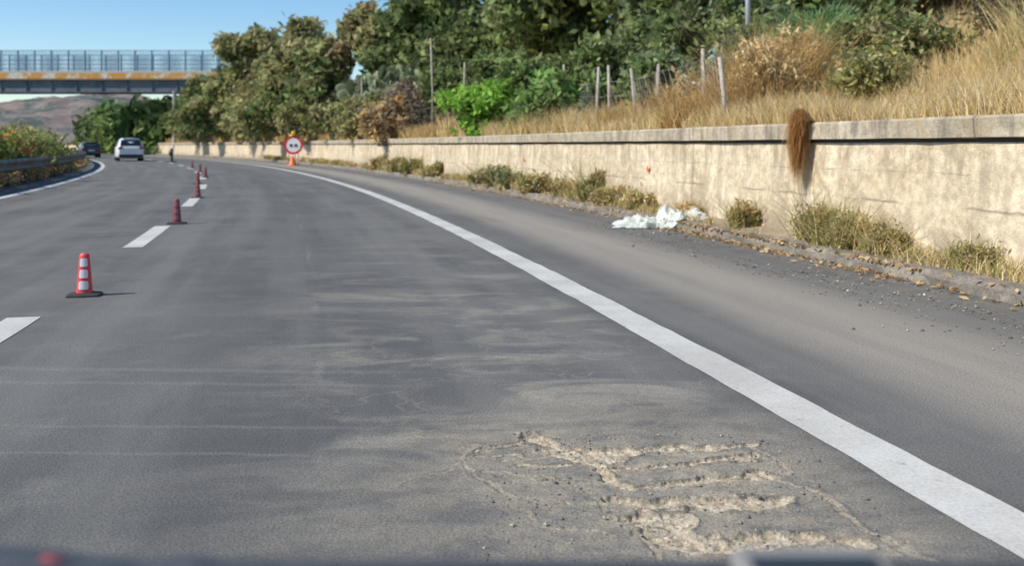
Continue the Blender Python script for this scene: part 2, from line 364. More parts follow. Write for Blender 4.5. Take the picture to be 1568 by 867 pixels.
def strip(ys,o0,o1,z0,nc=2,wj=0,seed=0):
    V=[];UV=[]
    for y in ys:
        for k in range(nc):
            t=k/(nc-1); o=o0+(o1-o0)*t
            if wj: o+=(float(fbm(np.array([y*3.]),np.array([k*7.+seed]),5,3)[0])-.5)*wj
            x,yy=P(y,o); V.append((x,yy,z0)); UV.append((float(S(y)),z0))
    return V,UV,grid_faces(len(ys),nc)
def join(parts):
    V=[];U=[];F=[]
    for v,u,f in parts: F.append(np.array(f)+len(V)); V+=list(v); U+=list(u)
    return np.array(V),np.array(U),np.concatenate(F)
ysr=np.concatenate([np.linspace(-20,0,20),np.linspace(.1,20,260),np.linspace(20.2,60,120),np.linspace(61,280,150)])
parts=[strip(ysr,-.125,.125,.004,wj=.024)]; parts.append(strip(ysr,-8.45,-8.20,.004))
V,U,F=join(parts); new_obj('edge_line',mesh_np('edge_line',V,F,uv=U),(M_paint,))
parts=[]; s_end=float(S(7.42))-7.7*2
for k in range(32):
    a=s_end-3.05+k*7.7; ys=[invS(a+3.05*t) for t in np.linspace(0,1,12)]; parts.append(strip(ys,-4.19,-3.97,.004,wj=.015))
V,U,F=join(parts); new_obj('lane_line',mesh_np('lane_line',V,F,uv=U),(M_paint,))
V,U,F=join([strip(ysr,-23,-12.6,0)]); new_obj('opposite_road',mesh_np('opposite_road',V,F,uv=U),(noisy('asphalt_far',(.10,.10,.10),(.13,.13,.12),1,.9,0,60),))
V,U,F=join([strip(ysr,-12.6,-9.7,.02,nc=4)]); new_obj('median',mesh_np('median',V,F,uv=U),(M_soil,))

yk=np.concatenate([np.linspace(-12,60,400),np.linspace(61,280,150)])
def prof(ys,pr,jit=0,seed=1):
    V=[];U=[]; n=len(pr)
    for y in ys:
        for i,(o,z) in enumerate(pr):
            dj=(fbm(np.array([y*2.2]),np.array([i*3.1]),seed)[0]-.5)*jit
            x,yy=P(y,o+dj); V.append((x,yy,z+dj*.5)); U.append((float(S(y)),z))
    return V,U,grid_faces(len(ys),n)
V,U,F=join([prof(yk,[(3.04,-.05),(3.05,.08),(3.09,.12),(3.22,.13),(3.25,.08)],.07,4)]); new_obj('kerb',mesh_np('kerb',V,F,uv=U,smooth_=False),(M_kerb,))
V,U,F=join([prof(yk,[(3.2,.09),(3.35,.125),(3.5,.15),(3.72,.17)],.06,6)]); new_obj('verge',mesh_np('verge',V,F,uv=U),(M_soil,))
wall=empty('retaining_wall',(0,0,0))
V,U,F=join([prof(yk,[(3.62,.0),(3.65,.35),(3.68,.8),(3.70,1.235)],.03,8)]); new_obj('wall_face',mesh_np('wall_face',V,F,uv=U),(M_wall,),wall)
V,U,F=join([prof(yk,[(3.72,1.20),(3.715,1.262),(3.63,1.27),(3.625,1.44),(3.645,1.465),(3.98,1.47),(4.0,1.2)],.03,9)]); new_obj('coping',mesh_np('coping',V,F,uv=U),(M_cope,),wall)
V,U,F=join([prof(yk,[(3.690,1.225),(3.70,1.27)],.01,8)]); new_obj('shadow_gap',mesh_np('shadow_gap',V,F,uv=U),(mat('gap_shade',(.05,.045,.04),1),),wall)  # dark strip painted in as the shadow line under the coping
offs=np.concatenate([[3.95],np.linspace(4.1,18,36),np.linspace(20,120,16)]); yb=np.concatenate([np.linspace(-12,70,180),np.linspace(72,150,40)])
V=np.array([P(y,o) for y in yb for o in offs]); z=bankz(V[:,0],V[:,1]); V=np.column_stack([V,z])
new_obj('embankment',mesh_np('embankment',V,grid_faces(len(yb),len(offs)),smooth_=True),(M_bank,))

# ---------------------------------------------------------------- vegetation on the bank
G_olive=[(.31,.32,.11),(.38,.37,.15),(.26,.29,.10),(.44,.40,.19)]
G_dark=[(.13,.19,.065),(.18,.24,.085),(.10,.15,.055),(.25,.30,.12)]
G_mid=[(.20,.29,.09),(.26,.36,.12),(.15,.23,.075),(.34,.41,.16)]
G_blue=[(.19,.27,.15),(.27,.35,.20),(.15,.22,.12)]
G_lime=[(.28,.55,.05),(.34,.64,.08),(.19,.40,.04)]
G_brown=[(.34,.27,.15),(.28,.25,.12),(.40,.33,.19),(.23,.21,.10)]
G_red=[(.22,.12,.075),(.15,.11,.06),(.27,.17,.10),(.13,.14,.06)]
DRY=[(.70,.52,.24),(.78,.62,.33),(.59,.43,.19),(.80,.68,.42)]
DRYO=[(.60,.37,.14),(.66,.45,.20),(.50,.32,.12),(.70,.53,.27)]
GREY=[(.34,.28,.22),(.40,.33,.25),(.28,.23,.17)]
WEED=[(.42,.37,.13),(.33,.32,.11),(.52,.42,.19),(.28,.28,.10),(.54,.45,.22)]
T=[
 (-33.2,105,8.9,3.1,G_mid+G_olive,.1,1),(-30.5,97,8.0,3.0,G_olive,.08,1),
 (-21.8,81,11.6,3.6,G_olive,.12,1),(-25.6,88,8.3,3.0,G_olive+G_mid,.06,1),(-15.6,70,11.0,3.5,G_olive,.1,1),(-18.5,74,8.4,2.8,G_olive+G_brown[:1],.06,1),
 (-9.6,62,10.4,3.0,G_olive+G_brown[:2],.08,1),(-12.4,62,8.0,2.4,G_mid+G_olive,.05,1),
 (-5.4,57,13.0,3.6,G_dark+G_mid,.12,1),(-1.3,51,13,4.2,G_dark+G_mid,.12,1),(2.3,44,12,3.7,G_dark+G_mid,.1,1),
 (5.3,39,10.5,3.2,G_blue+G_mid,.08,1),(7.2,36,10.5,2.9,G_mid+G_blue,.08,1),(10,34,10,3.2,G_mid+G_dark,.08,1),(9.9,28,8.2,2.4,G_blue+G_mid,.08,1),
 (12.6,27.5,9.2,2.8,G_red+G_dark,.1,1),(15.2,27,9.5,3,G_dark+G_red,.1,1),
 (3,62,15,5,G_dark,.1,.5),(10,52,14,5,G_dark+G_mid,.08,.5),(17,44,13,5,G_dark,.08,.5),(23,38,13,5,G_dark,.06,.5),(-5,76,14,5,G_mid+G_dark,.08,.5),
 (22,28,11,4,G_dark+G_olive,.1,.5),(-30,118,10,4.5,G_mid+G_olive,.05,.6),(-38,128,9,4.0,G_dark+G_mid,.02,.6),(-47,139,7.5,4.0,G_dark+G_mid,.02,.6)]
for i,(x,y,zt,r,pal,low,dt) in enumerate(T):
    far=y/50.; tree('tree',x,y,zt,r,pal,100+i,low,nclump=int((270+34*r)*dt),nleaf=28,ls=(.16+.095*far)*(1.35 if dt<1 else 1),nl=10,cs=(.3+.13*r*.8)*(1.3 if dt<1 else 1))
B=[
 ('green_shrub',-.85,29.5,-.35,1.35,1.0,2.5,G_lime,.11),('green_shrub',1.3,26.3,-.2,1.5,1.1,2.2,G_mid+[(.22,.42,.09),(.26,.44,.1)],.11),
 ('green_shrub',2.6,30,-.1,1.5,1.1,2.6,G_mid,.12),('green_shrub',.3,33,-.1,1.6,1.1,3.0,G_mid,.12),
 ('olive_shrub',5.45,14.2,0,.85,.8,1.15,G_olive+[(.42,.38,.10)],.05),('olive_shrub',7.1,17,0,1.2,1.,1.5,G_olive+G_dark,.06),
 ('green_shrub',5.6,20.5,0,1.4,1.1,1.9,G_mid+G_blue,.08),('green_shrub',3.9,24,0,1.2,1.0,1.6,G_blue+G_mid,.09),('green_shrub',9,21,0,1.7,1.2,1.9,G_dark+G_red,.08),('olive_shrub',8.6,15.8,0,.9,.9,1.4,G_red+G_brown,.05),
 ('green_shrub',4.6,28,0,1.6,1.2,3.2,G_mid+G_dark,.11),('green_shrub',6.8,27,0,1.6,1.2,3.0,G_blue+G_mid,.11),
 ('dry_shrub',-4.3,43,-.1,1.6,1.2,3.0,GREY,.10),('dry_shrub',-5.6,41,-.1,1.2,1.2,2.1,GREY+DRYO,.10),('dry_shrub',3.7,17.6,-.2,.9,.7,1.25,DRYO+GREY,.05),
 ('green_shrub',-2.6,42,0,1.6,1.2,3.4,G_mid+G_dark,.13),('green_shrub',-.8,39,0,1.6,1.2,3.2,G_dark+G_mid,.12),
 ('olive_shrub',-7.3,48,0,1.8,1.3,2.6,G_olive,.13),('olive_shrub',-10.2,54,0,2.2,1.6,2.8,G_olive+G_brown,.14),('olive_shrub',-13.4,60,0,2.4,1.6,3.2,G_olive,.15),('olive_shrub',-17.5,67,0,2.4,1.8,3.4,G_mid+G_olive,.16),
 ('olive_shrub',-22.5,77,0,2.8,1.8,3.6,G_olive,.17),('olive_shrub',-28.3,88,0,3,2,4.4,G_olive+G_mid,.18),('olive_shrub',-32.5,97,0,3,2,4.2,G_dark+G_olive,.18),('olive_shrub',-36.6,106,0,3,2,4.2,G_mid+G_dark,.2)]
for i,(nm,x,y,zo,rx,ry,h,pal,ls) in enumerate(B):
    bush(nm,x,y,float(bankz(x,y))+zo,rx,ry,h,pal,300+i,nclump=150,nleaf=36,ls=ls*1.1,cs=.16+.12*rx)
def flowered(name,x,y,z,rx,h,pal,fl,seed,ls):
    return bush(name,x,y,z,rx,rx,h,pal+pal+[fl],seed,nclump=150,nleaf=36,ls=ls,cs=.2*rx)
flowered('bougainvillea_bush',-4.5,47,float(bankz(-4.5,47))+1.2,1.1,2.4,G_mid,(.8,.06,.12),401,.12)
flowered('oleander_bush',-31.8,94,1.6,1.8,2.4,G_dark,(.7,.18,.24),402,.18)
def tuft(x,y,r,h,n,seed,w=.014):
    rng=np.random.default_rng(seed); a=rng.uniform(0,6.28,n); rad=r*np.sqrt(rng.uniform(0,1,n)); X=x+np.cos(a)*rad; Y=y+np.sin(a)*rad*.8
    Hh=h*(1-.55*(rad/r)**2)*rng.uniform(.5,1.1,n); return X,Y,bankz(X,Y)-.03,Hh,np.full(n,w)
def cat(L): return [np.concatenate(z_) for z_ in zip(*L)]
L=[tuft(3.9,15.6,.8,1.3,3000,1),tuft(4.5,16.6,1.0,1.75,4000,2),tuft(5.3,17.6,1.0,1.75,3400,3),tuft(3.1,18.4,.7,1.1,2000,4),tuft(4.9,14.4,.7,.8,1600,5),tuft(2.3,20.6,.6,.9,1400,6),tuft(1.7,23.5,.6,.8,1200,9),tuft(3.0,16.0,.5,.9,1200,10)]
blades('tall_dry_brush',*cat(L),DRYO+DRYO+[(.42,.35,.15)],51,.9)
for k,(x,y,r,h) in enumerate(((4.1,15.8,.8,1.45),(4.9,17,.9,1.75),(3.3,18.2,.7,1.2))):
    bush('dry_shrub',x,y,float(bankz(x,y)),r,r*.8,h,DRYO+DRY,450+k,nclump=130,nleaf=26,ls=.035,elong=3.5,cs=.22,up=.9)
L=[tuft(7.4,13.2,.7,1.4,900,7,.012),tuft(8.4,14.8,.8,1.6,1100,8,.012)]
blades('dry_reeds',*cat(L),DRY+G_olive[:1],52,.8)
def carpet(name,y0,y1,o0,o1,n,h,w,seed,pal,patch=.42):
    rng=np.random.default_rng(seed); y=rng.uniform(y0,y1,n); o=o0+(o1-o0)*rng.uniform(0,1,n)**1.3
    Lx=np.sqrt(1+(-0.1935-0.00422*y)**2); X=(2.145-.1935*y-.00211*y*y)+o/Lx; Y=y+o*(0.1935+.00422*y)/Lx
    k=fbm(X*.9,Y*.9,seed)>patch-.12*rng.uniform(0,1,n); X=X[k];Y=Y[k]; hh=h*(.25+1.25*fbm(X*.8,Y*.8,seed+3)**1.3)
    return blades(name,X,Y,bankz(X,Y)-.02,hh,np.full(len(X),w),pal,seed,.8)
carpet('dry_grass',3,14,4.02,9,42000,.50,.008,61,DRY)
carpet('dry_grass',13,30,4.02,12,38000,.6,.016,62,DRY)
carpet('dry_grass',30,110,4.02,9,32000,.9,.04,63,DRY+DRYO[:2],.36)
def palm(x,y,z,r,n,seed,name='dwarf_palm'):
    rng=np.random.default_rng(seed); V=[];F=[];Cc=[]
    for i in range(n):
        a=rng.uniform(0,6.28); el=rng.uniform(.1,1.35); d=Vector((math.cos(a)*math.cos(el),math.sin(a)*math.cos(el),math.sin(el))); L_=r*rng.uniform(.7,1.1)
        side=d.cross(Vector((0,0,1))).normalized(); upv=side.cross(d); hub=d*L_*.55
        for k in range(11):
            t=(k-5)/5*1.15; dd=(d*math.cos(t)+side*math.sin(t)-Vector((0,0,.12))).normalized(); b=len(V); wv=upv.cross(dd).normalized()*.02*r
            p1=hub+dd*L_*.28; p2=hub+dd*L_*.5-Vector((0,0,.05)); V+=[hub,p1+wv,p2,p1-wv]; F.append((b,b+1,b+2,b+3)); g=rng.uniform(.7,1.3); Cc+=[(.28*g,.42*g,.18*g)]*4
        b=len(V); wv=side*.012; V+=[wv,-wv,hub-wv*.6,hub+wv*.6]; F.append((b,b+1,b+2,b+3)); Cc+=[(.2,.22,.1)]*4
    o=new_obj(name,mesh_np(name,np.array([tuple(v) for v in V]),F,Cc),(M_leaf,)); o.location=(x,y,z); return o
palm(5.9,18.6,float(bankz(5.9,18.6))+.9,1.1,34,5); palm(6.6,19.6,float(bankz(6.6,19.6))+.6,1.2,34,6); palm(4.9,21,float(bankz(4.9,21))+.3,1.1,26,7)
def prickly(x,y,z,h,seed):
    rng=np.random.default_rng(seed); V=[];F=[];Cc=[]
    def pad(c,d,sz):
        a=d; w=Vector(rng.normal(size=3).tolist()); w=(w-a*w.dot(a)).normalized(); t=a.cross(w); b=len(V); n=10
        g=rng.uniform(.75,1.3); col=(.34*g,.38*g,.24*g)
        ring=[(math.cos(k*2*math.pi/n),math.sin(k*2*math.pi/n)) for k in range(n)]
        for th,rr in ((-.5,.7),(0,1),(.5,.7)):
            for cx,sy in ring: V.append(c+a*sz*(.5+.5*sy*rr)+w*sz*.36*cx*rr+t*sz*.12*th)
        for j in range(2):
            for k in range(n): F.append((b+j*n+k,b+j*n+(k+1)%n,b+(j+1)*n+(k+1)%n,b+(j+1)*n+k))
        for base in (b,b+2*n):
            for k in range(1,n-2,2): F.append((base,base+k,base+k+1,base+k+2))
        Cc.extend([col]*(3*n)); return c+a*sz
    def grow(c,d,lev,sz):
        tip=pad(c,d,sz)
        if lev<=0: return
        for k in range(rng.integers(2,4)):
            nd=(d*.6+Vector(rng.normal(size=3).tolist())*.6+Vector((0,0,.5))).normalized(); grow(tip-d*sz*.08,nd,lev-1,sz*rng.uniform(.85,1))
    for k in range(6):
        grow(Vector((rng.uniform(-1.2,1.2),rng.uniform(-.8,.8),0)),Vector((rng.normal()*.3,rng.normal()*.3,1)).normalized(),4,h/4.6)
    o=new_obj('prickly_pear',mesh_np('prickly_pear',np.array([tuple(v) for v in V]),F,Cc),(M_leaf,)); o.location=(x,y,z); return o
prickly(-6.6,52,float(bankz(-6.6,52))-.1,4.9,3); prickly(-5.1,50.5,float(bankz(-5.1,50.5))-.1,3.9,4)

# weeds at the foot of the wall
WD=[(33.9,.65,.6,WEED+G_olive,.07),(31,.5,.4,WEED,.07),(36.5,.7,.5,WEED,.08),(40,.7,.5,WEED+DRYO,.08),(23.6,.6,.5,WEED+G_blue,.045),(22.2,.7,.42,WEED+G_blue,.045),(25.2,.5,.4,WEED,.05),(20.3,.5,.36,WEED+DRYO[:1],.045),
 (17.2,.36,.62,WEED+G_olive,.035),(16,.45,.32,DRYO+WEED,.035),(18.5,.4,.33,WEED+DRYO,.035),(14.8,.35,.28,DRY+WEED,.03),(11.4,.24,.30,WEED+DRYO,.022),(13,.25,.20,DRYO,.025),
 (9.75,.30,.46,WEED,.018),(9.35,.34,.38,WEED+DRYO,.018),(8.95,.32,.34,WEED+DRYO[:1],.018),(8.55,.3,.28,WEED+DRYO[:2],.018),(7.35,.22,.22,WEED,.018)]
for i,(y,r,h,pal,ls) in enumerate(WD):
    x,yy=P(y,3.44); bush('weed_plant',x,yy,.10,r,r*.75,h*1.15,pal,500+i,nclump=90,nleaf=24,ls=ls,cs=.07+.12*r,up=1.0,elong=3.0,shell=.1,sr=.35)
rng=np.random.default_rng(9); n=20000; y=rng.uniform(6,70,n); o=3.2+.42*rng.uniform(0,1,n); k=fbm(y*.9,o*2,8)>.48; y=y[k];o=o[k]
Lx=np.sqrt(1+(-0.1935-0.00422*y)**2); X=(2.145-.1935*y-.00211*y*y)+o/Lx; Y=y+o*(0.1935+.00422*y)/Lx
hh=(.06+.24*fbm(y*1.3,o,18)**2)+y*.003
blades('verge_grass',X,Y,np.full(len(X),.1),hh,.005+y*.0008,DRY+WEED,64,1.1)
L=[]
for i,(y,r,h,pal,ls) in enumerate(WD):
    m_=130; x,yy=P(y,3.44); a=rng.uniform(0,6.28,m_); q_=r*np.sqrt(rng.uniform(0,1,m_))*.9; L.append((x+np.cos(a)*q_,yy+np.sin(a)*q_*.6,np.full(m_,.1),np.full(m_,h*1.35),np.full(m_,.004+y*.0006)))
blades('verge_grass',*cat(L),WEED+DRY[:2],65,1.3)
# dry plant hanging over the wall
rng=np.random.default_rng(12); n=1300; x0,y0=P(10.3,3.60); V=[];F=[];Cc=[]
for i in range(n):
    t=rng.normal()*.45; L_=rng.uniform(.15,.80)*math.exp(-t*t*.9)*rng.uniform(.7,1.1); bx=t*.13
    st=Vector((x0+.10+rng.normal()*.03,y0+bx,1.47)); top=1.49+rng.uniform(0,.15)*math.exp(-t*t)
    p1=Vector((x0-.04+rng.normal()*.04,y0+bx*1.5+rng.normal()*.03,top)); p2=Vector((x0-.06+rng.normal()*.045,y0+bx*.7+rng.normal()*.045,1.45-L_)); w=Vector((.0025,.004,0)); b=len(V)
    pm=(p1*.45+p2*.55)+Vector((rng.normal()*.04,rng.normal()*.04,0))
    V+=[st-w,st+w,p1+w,p1-w,pm+w,pm-w,p2+w*.5,p2-w*.5]; F+=[(b,b+1,b+2,b+3),(b+3,b+2,b+4,b+5),(b+5,b+4,b+6,b+7)]; g=rng.uniform(.6,1.4); Cc+=[(.66*g,.43*g,.20*g)]*8
new_obj('hanging_dry_plant',mesh_np('hanging_dry_plant',np.array([tuple(v) for v in V]),F,Cc),(M_straw,))
# leaf litter, gravel
n=1900; y=np.concatenate([rng.uniform(6,30,n//2),rng.normal(10.2,.5,n//5),rng.normal(12,.5,n//5),rng.normal(8.1,.35,n//10)]); n=len(y); o=3.02-np.abs(rng.normal(0,.11,n))+.14*rng.uniform(0,1,n)
pp=np.array([P(a,b) for a,b in zip(y,o)]); C_=np.column_stack([pp,np.where(o>3.03,.12,0)+rng.uniform(.006,.03,n)])
cl=np.array([(.56,.38,.2),(.42,.29,.16),(.62,.47,.28),(.32,.24,.15)])[rng.integers(0,4,n)]
V,F,cc=leaf_geo(C_,.045,cl,1.7,0,rng); V[:,2]=np.maximum(V[:,2]*.8,.006); new_obj('fallen_leaves',mesh_np('fallen_leaves',V,F,cc),(M_straw,))
n=6000; y=rng.uniform(2.5,14,n); o=np.clip(rng.normal(2.45,.33,n),1.3,3.05); k=fbm(y*1.5,o*4,5)>.40; y=y[k];o=o[k]; n=len(y)
pp=np.array([P(a,b) for a,b in zip(y,o)]); r=rng.gamma(1.6,.0026,n)+.002
n2=700; C2=np.column_stack([rng.uniform(-.1,1.2,n2),rng.uniform(2.6,3.9,n2)]); pp=np.concatenate([pp,C2]); r=np.concatenate([r,rng.gamma(2,.0014,n2)+.0015])
oct_=np.array([(1,0,0),(0,1,0),(-1,0,0),(0,-1,0),(0,0,.7),(0,0,-.5)]); n=len(r)
gc=np.array([(.26,.24,.20),(.17,.16,.14),(.36,.33,.27),(.13,.125,.115)])[rng.integers(0,4,n)]; wi=rng.integers(0,n-700,6); gc[wi]=(.8,.79,.75); r[wi]=.016
V=(oct_[None]*r[:,None,None]*rng.uniform(.6,1.3,(n,6,1)))+np.column_stack([pp,r*.3])[:,None,:]
of=np.array([(0,1,4),(1,2,4),(2,3,4),(3,0,4),(1,0,5),(2,1,5),(3,2,5),(0,3,5)]); F=(np.arange(n)[:,None,None]*6+of[None]).reshape(-1,3)
new_obj('gravel',mesh_np('gravel',V.reshape(-1,3),F,np.repeat(gc,6,0)),(M_stone,))

# plastic bag, draped from the shoulder over the kerb
nu,nv=90,50; V=[]
for j in range(nv):
    for i in range(nu):
        u=i/(nu-1)*2-1; v=j/(nv-1)*2-1; hgt=max(0,1-abs(u)**2.6)*max(0,1-abs(v)**2)
        f=float(fbm(np.array([u*3.2+5]),np.array([v*2.4+9]),77,5)[0]); f2=abs(float(fbm(np.array([u*7+5]),np.array([v*6+2]),79,4)[0])-.5)
        X_=2.20+u*.66*(1+.5*(f-.5))+.05*v; Y_=13.75-.12*u+v*.34*(1+.8*(f-.5))
        of_=(X_-e(Y_))/sec(Y_); base=.125*float(smooth((of_-2.98)/.12))
        V.append((X_,Y_,base+.012+hgt**.6*(.02+.40*max(0,f-.24)**1.1-.5*f2*.5)))
V=np.array(V)
M_bag=mat('white_plastic_film',(.56,.58,.52),.4); new_obj('plastic_bag',mesh_np('plastic_bag',V,grid_faces(nv,nu),smooth_=True),(M_bag,))
M_or=mat('orange_paint',(.75,.16,.04),.6)
for k,(y,z) in enumerate(((15.0,.80),(22.3,.85))):
    n=14; x,yy=P(y,3.655); V=[(0,0,0)]; rg=np.random.default_rng(k)
    for i in range(n):
        a=2*math.pi*i/n; r=.05*rg.uniform(.7,1.2); V.append((-.01,math.cos(a)*r,math.sin(a)*r*1.2))
    V[0]=(-.012,0,0); F=[(0,1+i,1+(i+1)%n) for i in range(n)]; me=bpy.data.meshes.new('m'); me.from_pydata(V,[],F)
    o=new_obj('paint_mark',me,(M_or,)); o.location=(x-.008,yy,z); o.rotation_euler=(0,0,math.atan(-sl(y))*1.0)

# fence on the bank
M_post=noisy('weathered_post',(.31,.27,.22),(.46,.41,.34),5,.9,.005,40); M_wire=mat('wire',(.35,.34,.32),.6,.3)
fence=empty('wire_fence'); fp=[(3.35,14.9,2.6),(3.45,17.0,2.95),(3.0,19.6,2.9),(2.85,22.0,3.0),(2.35,22.9,3.15),(2.1,23.4,3.15),(1.6,28,3.6),(-.2,34,4.1),(-2.0,38.6,4.6),(-3.4,40,5.75),(-8,50,4.8)]
mb=MB()
for i,(x,y,zt) in enumerate(fp):
    z0=float(bankz(x,y))-.2; mb.tube([(x,y,z0),(x+.02,y,(z0+zt)/2),(x+.06*((i%3)-1),y,zt)],[.045,.04,.035],6)
new_obj('posts',mb.mesh('posts',True),(M_post,),fence)
mb=MB()
for a,b in zip(fp[:-1],fp[1:]):
    za0=float(bankz(a[0],a[1])); zb0=float(bankz(b[0],b[1])); dd=math.hypot(b[0]-a[0],b[1]-a[1])
    for k in range(4):
        h=.3+.33*k; za=za0+h; zb=zb0+h; mb.tube([(a[0],a[1],za),((a[0]+b[0])/2,(a[1]+b[1])/2,(za+zb)/2-.05),(b[0],b[1],zb)],[.004]*3,4)
    m_=int(dd/.3)
    for j in range(m_):
        for s_ in (-1,1):
            t0=j/m_; t1=min(1,max(0,t0+s_*.9/dd)); 
            mb.tube([(a[0]+(b[0]-a[0])*t0,a[1]+(b[1]-a[1])*t0,za0+(zb0-za0)*t0+.2),(a[0]+(b[0]-a[0])*t1,a[1]+(b[1]-a[1])*t1,za0+(zb0-za0)*t1+1.3)],[.0025]*2,3,cap=False)
new_obj('wires',mb.mesh('wires'),(M_wire,),fence)
mb=MB(); mb.tube([(5.52,22,2.8),(5.52,22,6.6)],[.07,.05],8); mb.tube([(5.52,22,6.5),(5.0,21.8,6.75),(4.4,21.6,6.8)],[.035,.03,.03],6); mb.box(4.1,4.5,21.5,21.7,6.74,6.84)
new_obj('lamp_post',mb.mesh('lamp_post',True),(mat('galvanised',(.5,.52,.54),.5,.5),))

# ---------------------------------------------------------------- median
M_rail=noisy('guardrail_steel',(.10,.10,.10),(.22,.21,.2),2,.6,0,None,.4)
gr=empty('guardrail'); ym=np.linspace(-5,125,240)
for k,offr in enumerate((-9.25,-11.9)):
    s_=1 if k==0 else -1
    pr=[(offr,.45),(offr+.06*s_,.50),(offr+.06*s_,.56),(offr,.61),(offr,.64),(offr+.06*s_,.69),(offr+.06*s_,.75),(offr,.80)]
    V,U,F=join([prof(ym,pr)]); new_obj('beam_%d'%k,mesh_np('beam',V,F),(M_rail,),gr)
    mb=MB()
    for s0 in np.arange(float(S(-5)),float(S(125)),2.4):
        x,yy=P(invS(s0),offr-.1*s_); mb.box(x-.05,x+.05,yy-.04,yy+.04,-.05,.78)
    new_obj('rail_posts_%d'%k,mb.mesh('rp'),(M_rail,),gr)
def hedge(name,y0,y1,o,h,rad,n,ls,pal,seed):
    rg=np.random.default_rng(seed); y=rg.uniform(y0,y1,n); oo=o+rg.normal(0,rad*.5,n); zz=.1+h*rg.uniform(0,1,n)**.7*(.55+.75*fbm(y*.45,oo*0,seed)); 
    C=np.array([P(a,b) for a,b in zip(y,oo)]); C=np.column_stack([C,zz]); pal=np.array(pal); base=pal[rg.integers(0,len(pal),n)]*rg.uniform(.6,1.35,(n,1))
    i=np.repeat(np.arange(n),22); Q=C[i]+rg.normal(size=(len(i),3))*np.array([.22,.22,.16])*rad; Q[:,2]=np.maximum(Q[:,2],.04)
    V,F,cc=leaf_geo(Q,ls,base[i]*rg.uniform(.7,1.3,(len(i),1)),2.4,.6,rg); return new_obj(name,mesh_np(name,V,F,cc),(M_leaf,))
hedge('oleander_hedge',14,48,-10.7,1.5,.9,1300,.10,G_olive+G_mid+G_olive+[(.7,.18,.10),(.6,.42,.10)],71)
hedge('oleander_hedge',48,120,-11.0,.55,.8,900,.16,G_mid+G_olive+[(.6,.2,.12)],72)
hedge('median_weeds',10,60,-9.75,.35,.5,900,.06,DRYO+G_brown+DRY[:1],73)
hedge('median_weeds',60,120,-9.75,.3,.5,300,.12,DRYO+G_brown,74)
hedge('distant_trees',70,230,-34,1.6,4,1300,.5,G_dark+G_mid+G_olive,75)
hedge('distant_trees',112,138,6.5,5.5,4,800,.6,G_dark+G_mid,76)

# ---------------------------------------------------------------- overpass bridge
br=empty('overpass_bridge'); X0,X1,YB=-125,-31,112
M_steel=noisy('girder_steel',(.10,.12,.135),(.15,.17,.19),.6,.7,0,8); 
M_rust=mat('rusty_fascia',(.6,.3,.1),.8); q=N(M_rust); pos=q.pos()
f=q.ramp(q.noise(q.scalev(pos,(1,1,.8)),.5,5,.7),.47,.57); c=q.mix(f,(.70,.34,.07),(.72,.66,.52)); s=q.n('ShaderNodeSeparateXYZ'); q.l(pos,s.inputs[0])
c=q.mul(c,q.ramp(q.noise(pos,3,4,.7),.3,.7,.75,1.15))
c=q.mix(q.ramp(s.outputs[2],9.78,9.86),c,(.50,.50,.47)); c=q.mix(q.ramp(s.outputs[2],9.1,9.2,1,0),c,(.30,.17,.09)); q.l(c,q.b.inputs['Base Color'])
M_rl=mat('painted_railing',(.13,.21,.31),.5)
mb=MB(); mb.box(X0,X1,YB+.35,YB+.6,7.58,8.98); mb.box(X0,X1,YB+.15,YB+.85,7.5,7.60); mb.box(X0,X1,YB+5.4,YB+5.65,7.58,8.98); mb.box(X0,X1,YB+2.8,YB+3.05,7.6,8.98)
for x in np.arange(X0+1,X1,3.): mb.box(x,x+.06,YB+.2,YB+.34,7.61,8.97)
new_obj('girders',mb.mesh('girders'),(M_steel,),br)
mb=MB(); mb.box(X0,X1,YB,YB+6,8.985,10.07); new_obj('deck_fascia',mb.mesh('deck'),(M_rust,),br)
mb=MB()
for yy in (YB+.1,YB+5.8):
    for x in np.arange(X0,X1,2.0): mb.box(x,x+.14,yy,yy+.12,10.075,12.55)
    for z in (10.3,11.3,12.45): mb.box(X0,X1,yy-.05,yy-.003,z,z+.08)
    for x in np.arange(X0,X1,.18): mb.box(x,x+.045,yy+.02,yy+.06,10.08,12.4)
new_obj('railing',mb.mesh('railing'),(M_rl,),br)
mb=MB(); mb.box(-33.2,-30.5,YB-.5,YB+6.5,0,7.48); mb.box(-86,-84.6,YB+.5,YB+5.5,0,7.48); mb.tube([(-38.6,107.5,0),(-38.6,107.5,7.4)],[.24,.2],10); 
new_obj('piers',mb.mesh('piers'),(noisy('pier_concrete',(.34,.33,.30),(.45,.43,.39),.6,.9,0,6),),br)

# ---------------------------------------------------------------- hills
nx_,ny_=420,130; gx,gy=np.meshgrid(np.linspace(-2600,900,nx_),np.linspace(900,2300,ny_)); X=gx.ravel();Y=gy.ravel()
rise=smooth((Y-900)/900)
ridge=80+30*np.exp(-((X+740)/150)**2)+12*np.exp(-((X+1350)/300)**2)
Z=rise*ridge*(.55+.75*fbm(X/260,Y/260,91,6))-2-np.abs(fbm(X/120,Y/160,95,4)-.5)*90*rise
M_hill=mat('hill_scrub',(.3,.25,.2),1); q=N(M_hill); pos=q.pos(); c=q.mix(q.ramp(q.noise(pos,.018,5,.7),.44,.56),(.235,.165,.12),(.06,.078,.045)); c=q.mix(q.ramp(q.noise(pos,.045,4,.7),.56,.64),c,(.34,.26,.19)); c=q.mix(.2,c,(.17,.19,.25)); q.l(c,q.b.inputs['Base Color'])  # last mix paints bluish distance haze into the scrub colour
new_obj('hills',mesh_np('hills',np.column_stack([X,Y,Z]),grid_faces(ny_,nx_),smooth_=False),(M_hill,))

